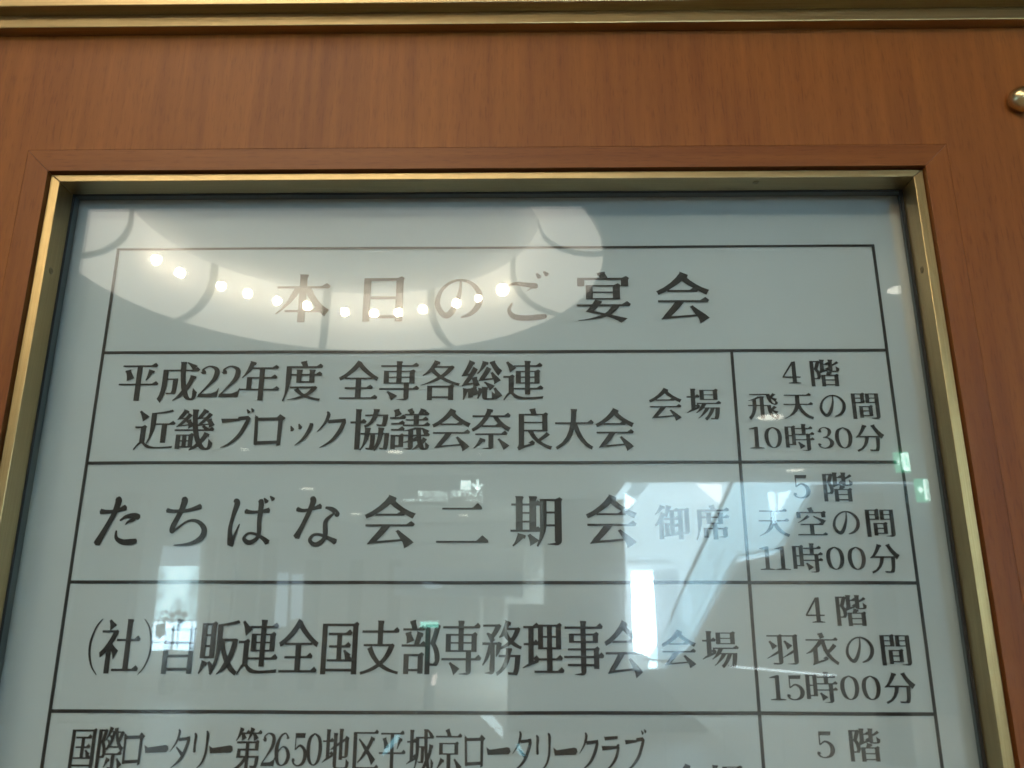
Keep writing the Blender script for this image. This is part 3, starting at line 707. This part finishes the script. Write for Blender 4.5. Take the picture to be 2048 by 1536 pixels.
# ---- paler door window further right
w2 = tag(empty('window', tuple(mir_y(576, 1255, 19.6))), 'dim narrow two-leaf window mirrored left of the tall dark pilaster', 'window')
plate([(556,1145),(578,1145),(573,1254),(548,1254)], 19.6, M['pane_dim'], 'leaf_pane', w2); plate([(583,1148),(606,1148),(603,1236),(579,1240)], 19.6, M['pane_dim'], 'leaf_pane', w2)
plate([(578,1143),(583,1143),(579,1256),(573,1256)], 19.55, M['greypanel'], 'mullion', w2)
# ---- lit pillar kiosk
ks = tag(empty('kiosk', tuple(mir_y(856, 1400, 11))), 'slim kiosk with a teal lit head and striped pillar, mirrored in the fourth row', 'kiosk')
plate([(841,1243),(873,1243),(873,1255),(841,1255)], 11, M['teal'], 'lit_head', ks, .3)
plate([(850,1256),(856,1256),(856,1322),(850,1322)], 11.02, mat('teal_panel', (.10, .30, .28), .4, 0, (.2, .9, .7), .35), 'stripe', ks, .1)
plate([(858,1256),(866,1256),(863,1330),(858,1330)], 11.02, M['steel'], 'stripe', ks, .1)
plate([(846,1323),(868,1323),(866,1420),(846,1420)], 11.02, M['greypanel'], 'pillar', ks, .2)
# small lamps low in the lobby; slanted glowing plates imitate reflected tube lights
def glow(poly, K, m, name, lab, cat):
    return tag(plate(poly, K, m, name, t=.04), lab, cat)
M['lit'] = lamp('white_glint_glow', (.72, .93, 1), 5.5); M['lit_w'] = lamp('warm_lit_diffuser', (1, .82, .74), 5.5); M['lit_b'] = lamp('blue_glint_glow', (.30, .78, .95), 5.5)
glow([(865,1372),(861,1366),(866,1350),(874,1347),(872,1360),(869,1371)], 8, M['lit_w'], 'table_lamp', 'small pinkish lit lamp mirrored beneath the kiosk', 'lamp')
gp = tag(empty('glint_plate', tuple(mir_y(985, 1470, 7))), 'slanted white glowing plate imitating a reflected lamp, mirrored on the ruled line above the bottom row', 'glint plate')
plate([(961,1432),(985,1432),(1005,1456),(984,1456)], 7, M['lit'], 'glint', gp); plate([(988,1459),(1005,1459),(1005,1477)], 7, M['lit'], 'glint', gp)  # tube light reflected off a counter, put in as glowing plates
glow([(792,1470),(799,1472),(797,1480),(772,1508),(764,1512),(768,1498)], 7, M['lit_b'], 'glint_plate', 'blue slanted glowing plate imitating a reflected lamp, mirrored in the bottom row left of the white plate', 'glint plate')
glow([(1033,1488),(1038,1489),(1050,1512),(1048,1514),(1040,1510),(1033,1497)], 7, M['lit_b'], 'glint_plate', 'smallest blue glowing plate imitating a reflected lamp, mirrored in the bottom row right of the white plate', 'glint plate')
glow([(845,1164),(858,1164),(884,1170),(884,1175),(858,1178),(845,1172)], 14.5, M['pane_dim'], 'small_spotlight', 'flat pale lamp mirrored under the ruled line of the fourth row', 'lamp')

# ---- exit signs
def exit_sign(c0, c1, K, lab):
    "c0, c1: pixel corners; in the mirror left and right are swapped"
    a, b = mir_y(c0[0], c0[1], K), mir_y(c1[0], c1[1], K); x0, x1 = a.x, b.x; zt, zb = a.z, b.z; wd, hh = x1-x0, zt-zb
    e = tag(empty('exit_sign', (x0, -K, zb)), lab, 'exit sign', 'green emergency exit signs')
    MB().box((x0, -K, zb), (x1, -K-.06, zt)).build('housing', M['exitg'], e)
    P = lambda x, y: (x1-x*wd, zb+y*hh)       # x runs the way a visitor reads it
    q = MB(); y0, y1_ = -K+.008, -K+.001
    q.prism([P(.04,.06), P(.04,.94), P(.56,.94), P(.56,.06)], y0-.004, y1_)   # doorway
    q.prism([P(.62,.46), P(.62,.58), P(.78,.58), P(.78,.70), P(.95,.52), P(.78,.34), P(.78,.46)], y0-.004, y1_)   # arrow
    q.build('pictogram', M['exitw'], e)
    r = MB()
    r.prism([P(.24,.80), P(.28,.86), P(.34,.84), P(.34,.76), P(.28,.73)], y0, y1_+.004)
    for s in (((.27,.72),(.22,.44),.05), ((.26,.68),(.36,.56),.03), ((.26,.68),(.14,.60),.03), ((.22,.46),(.34,.34),.04), ((.34,.34),(.33,.16),.035), ((.22,.46),(.17,.30),.04), ((.17,.30),(.08,.26),.035)):
        (xa, ya), (xb, yb_), ww = s; l = math.hypot(xb-xa, yb_-ya); nx, ny = -(yb_-ya)/l*ww, (xb-xa)/l*ww
        r.prism([P(xa+nx, ya+ny), P(xb+nx, yb_+ny), P(xb-nx, yb_-ny), P(xa-nx, ya-ny)], y0, y1_+.004)
    r.build('running_figure', M['exitg'], e)
exit_sign((1789, 904), (1822, 944), 11, 'smaller upper green exit sign mirrored on the table border line')
exit_sign((1831, 957), (1871, 1003), 9.5, 'larger lower green exit sign mirrored close to the right brass rail')

# ---- hanging direction sign (white lit lettering; mirrored in the glass)
K = 12.0; a, b = mir_y(795, 950, K), mir_y(972, 1010, K)
hs = tag(empty('direction_sign', ((a.x+b.x)/2, -K, b.z)), 'dark hanging direction sign with glowing arrow and lettering, mirrored above the third row', 'sign')
MB().box((a.x, -K-.001, b.z), (b.x, -K-.12, a.z)).build('sign_box', M['signb'], hs, bevel=.01)
for x in (a.x+.15, b.x-.15): MB().bar((x, -K-.06, a.z), (x, -K-.06, HC), .012).build('hanger', M['steel'], hs)
def sign_text(txt, ul, ur, v0, v1):
    "plain lettering read from the lobby; ur is where it starts in the mirrored picture"
    xs = mir_y(ur, (v0+v1)/2, K).x; xe = mir_y(ul, (v0+v1)/2, K).x; zb_, zt_ = mir_y(ul, v1, K).z, mir_y(ul, v0, K).z
    adv = [1.0 if ord(c) > 255 else (.32 if c in ' .' else .56) for c in txt]; k = (xs-xe)/sum(adv); x = xs
    for ch, ad in zip(txt, adv):
        if ch != ' ':
            V, Fc = glyph_polys(ch, True)
            MB().add([(x-px*k, -K+.004, zb_+(pz-.10)*(zt_-zb_)/.84) for px, pz in V], Fc).build('letter', M['signw'], hs)
        x -= ad*k
sign_text('シルキア奈良', 902, 967, 981, 993); sign_text('JR西口広場', 836, 894, 982, 993)
sign_text('Silkia Nara', 931, 965, 996, 1002.5); sign_text('JR Nara Stn. West Square', 804, 894, 996, 1002)
PW = lambda u, v: (mir_y(u, v, K).x, mir_y(u, v, K).z)
q = MB()
for P_ in ([(952.5,959.5),(957.5,959.5),(957.5,980),(955.5,982),(952.5,980)], [(943.5,968.5),(947,967),(956,978),(955.5,982.5)], [(966.5,968.5),(963.5,968),(954,979),(955.5,982.5)]):
    q.prism([PW(*p) for p in P_], -K+.002, -K+.010)
q.build('arrow', M['signw'], hs)
MB().prism([PW(*p) for p in [(921.5,961),(941.5,961.5),(941.5,980),(921.5,979.5)]], -K+.002, -K+.008).build('pictogram_plate', M['signw'], hs)
MB().prism([PW(*p) for p in [(925,975),(930,975),(936,968),(940,968),(940,969.5),(936.5,969.5),(931,976.5),(925,976.5)]], -K+.009, -K+.014).build('pictogram', M['stair'], hs)

# ---- atrium: tall window, stair flank with hand rails, high slanting panes
ta = tag(empty('window', tuple(mir_y(1295, 1330, 19.7))), 'tall glaring window at the left side of the mirrored atrium', 'window')
plate([(1263,1150),(1306,1150),(1313,1250),(1314,1285),(1300,1312),(1268,1302)], 19.7, M['pane'], 'pane', ta)
plate([(1262,1141),(1307,1141),(1307,1150),(1262,1150)], 19.7, M['pane_soft'], 'transom', ta)
plate([(1300,1296),(1315,1296),(1314,1338),(1298,1338)], 19.65, M['pane_soft'], 'side_pane', ta)
plate([(1300,1309),(1315,1309),(1315,1311),(1300,1311)], 19.6, M['greypanel'], 'glazing_bar', ta)
tag(plate([(1307,1142),(1357,1136),(1360,1320),(1318,1320)], 19.5, M['greypanel'], 'pier', t=.4), 'grey pier standing right of the glaring atrium window', 'pier')
w3 = tag(empty('window', tuple(mir_y(1375, 1250, 19.6))), 'pale arched side window beside the grey pier', 'window')
plate([(1366,1170),(1374,1175),(1384,1195),(1386,1225),(1380,1232),(1366,1212)], 19.6, M['pane_dim'], 'pane', w3)
plate([(1366,1218),(1384,1236),(1378,1252),(1366,1244)], 19.6, M['pane_dim'], 'pane', w3)
plate([(1262,1112),(1340,1113),(1340,1115),(1262,1114)], 19.9, M['greypanel'], 'ledge') ; tag(bpy.data.objects['ledge'], 'thin grey ledge across the white atrium wall', 'ledge')
hp = tag(empty('skylight', tuple(mir_y(1560, 1040, 19.5))), 'pair of glaring slanted high panes behind the stair flank', 'skylight')
plate([(1536,984),(1549,984),(1553,1044),(1546,1048)], 19.5, M['pane2'], 'pane', hp); plate([(1558,985),(1582,981),(1556,1030)], 19.5, M['pane2'], 'pane', hp)
glow([(1250,986),(1272,1001),(1254,1020),(1250,1018),(1251,1000)], 17, M['pane2'], 'skylight', 'small arrow-shaped glaring pane at the corner of the atrium opening', 'skylight')
tag(plate([(1268,955),(1300,966),(1272,998),(1256,988)], 17.2, M['steel'], 'bracket', t=.1), 'pale metal bracket beside the arrow-shaped glaring pane', 'bracket')
glow([(1392,968),(1444,968),(1443,1011)], 19.4, lamp('pinkish_pane', (1, .88, .84), 6), 'skylight', 'pinkish white triangular pane high on the atrium wall', 'skylight')
m = M['balu'] = bpy.data.materials.new('balustrade_glass'); m.use_nodes = True; nt = m.node_tree; bs = nt.nodes['Principled BSDF']; bs.inputs['Base Color'].default_value = (.5, .6, .65, 1)
t_ = nd(m, 'ShaderNodeBsdfTransparent'); t_.inputs[0].default_value = (.86, .93, .95, 1); x_ = nd(m, 'ShaderNodeMixShader'); x_.inputs[0].default_value = .12
lk(m, t_.outputs[0], x_.inputs[1]); lk(m, bs.outputs[0], x_.inputs[2]); lk(m, x_.outputs[0], nt.nodes['Material Output'].inputs[0])
sr = tag(empty('staircase', tuple(mir_y(1480, 1340, 14.5))), 'white flanked staircase climbing to the right through the mirrored atrium', 'staircase')
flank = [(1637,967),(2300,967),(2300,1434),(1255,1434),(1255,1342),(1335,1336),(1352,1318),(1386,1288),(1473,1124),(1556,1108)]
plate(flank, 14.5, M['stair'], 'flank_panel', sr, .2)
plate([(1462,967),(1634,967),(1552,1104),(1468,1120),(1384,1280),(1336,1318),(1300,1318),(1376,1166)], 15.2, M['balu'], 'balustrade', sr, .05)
def edge(p, q, wpx, K, m, name, par):
    P, Q = mir_y(*p, K), mir_y(*q, K); return MB().bar(P, Q, wpx/2/FPX*K*1.05).build(name, m, par)
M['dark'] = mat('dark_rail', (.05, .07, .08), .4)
edge((1464,964), (1371,1166), 8, 14.0, M['dark'], 'handrail', sr); edge((1371,1166), (1340,1240), 5, 14.0, M['dark'], 'handrail', sr)
M['whiterail'] = mat('white_stringer', (.88, .90, .92), .5)
for o_ in (0,):
    for p, q_ in (((1646,967),(1559,1113)), ((1559,1113),(1477,1128)), ((1477,1128),(1392,1282))): edge(p, q_, 7, 14.2, M['whiterail'], 'stringer', sr)
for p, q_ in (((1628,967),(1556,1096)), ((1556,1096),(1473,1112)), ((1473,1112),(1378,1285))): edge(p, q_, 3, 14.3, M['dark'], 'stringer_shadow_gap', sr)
edge((1520,1072), (1462,1084), 2, 15.1, M['stair'], 'joint', sr); edge((1450,1100), (1385,1250), 2, 15.1, M['stair'], 'joint', sr)
rl = tag(empty('guard_rail', tuple(mir_y(1480, 1340, 8))), 'thin guard rail with an added glowing strip, mirrored crossing the fourth row', 'rail')
P, Q = mir_y(1285, 1318, 8), mir_y(1672, 1352, 8); MB().bar(P, Q, .012).build('top_rail', M['steel'], rl)
MB().bar(P.lerp(Q, .45)+Vector((0, .016, .004)), Q+Vector((0, .016, .004)), .007).build('glint_strip', lamp('rail_glint_glow', (.80, .93, 1), 14), rl)  # glancing reflection on the rail, imitated by a glowing strip
for t in (.1, .4, .7, .97):
    p = P.lerp(Q, t); MB().bar(p, (p.x, p.y, .005), .007).build('post', M['stair'], rl)
if _font_ob:
    bpy.data.objects.remove(_font_ob)
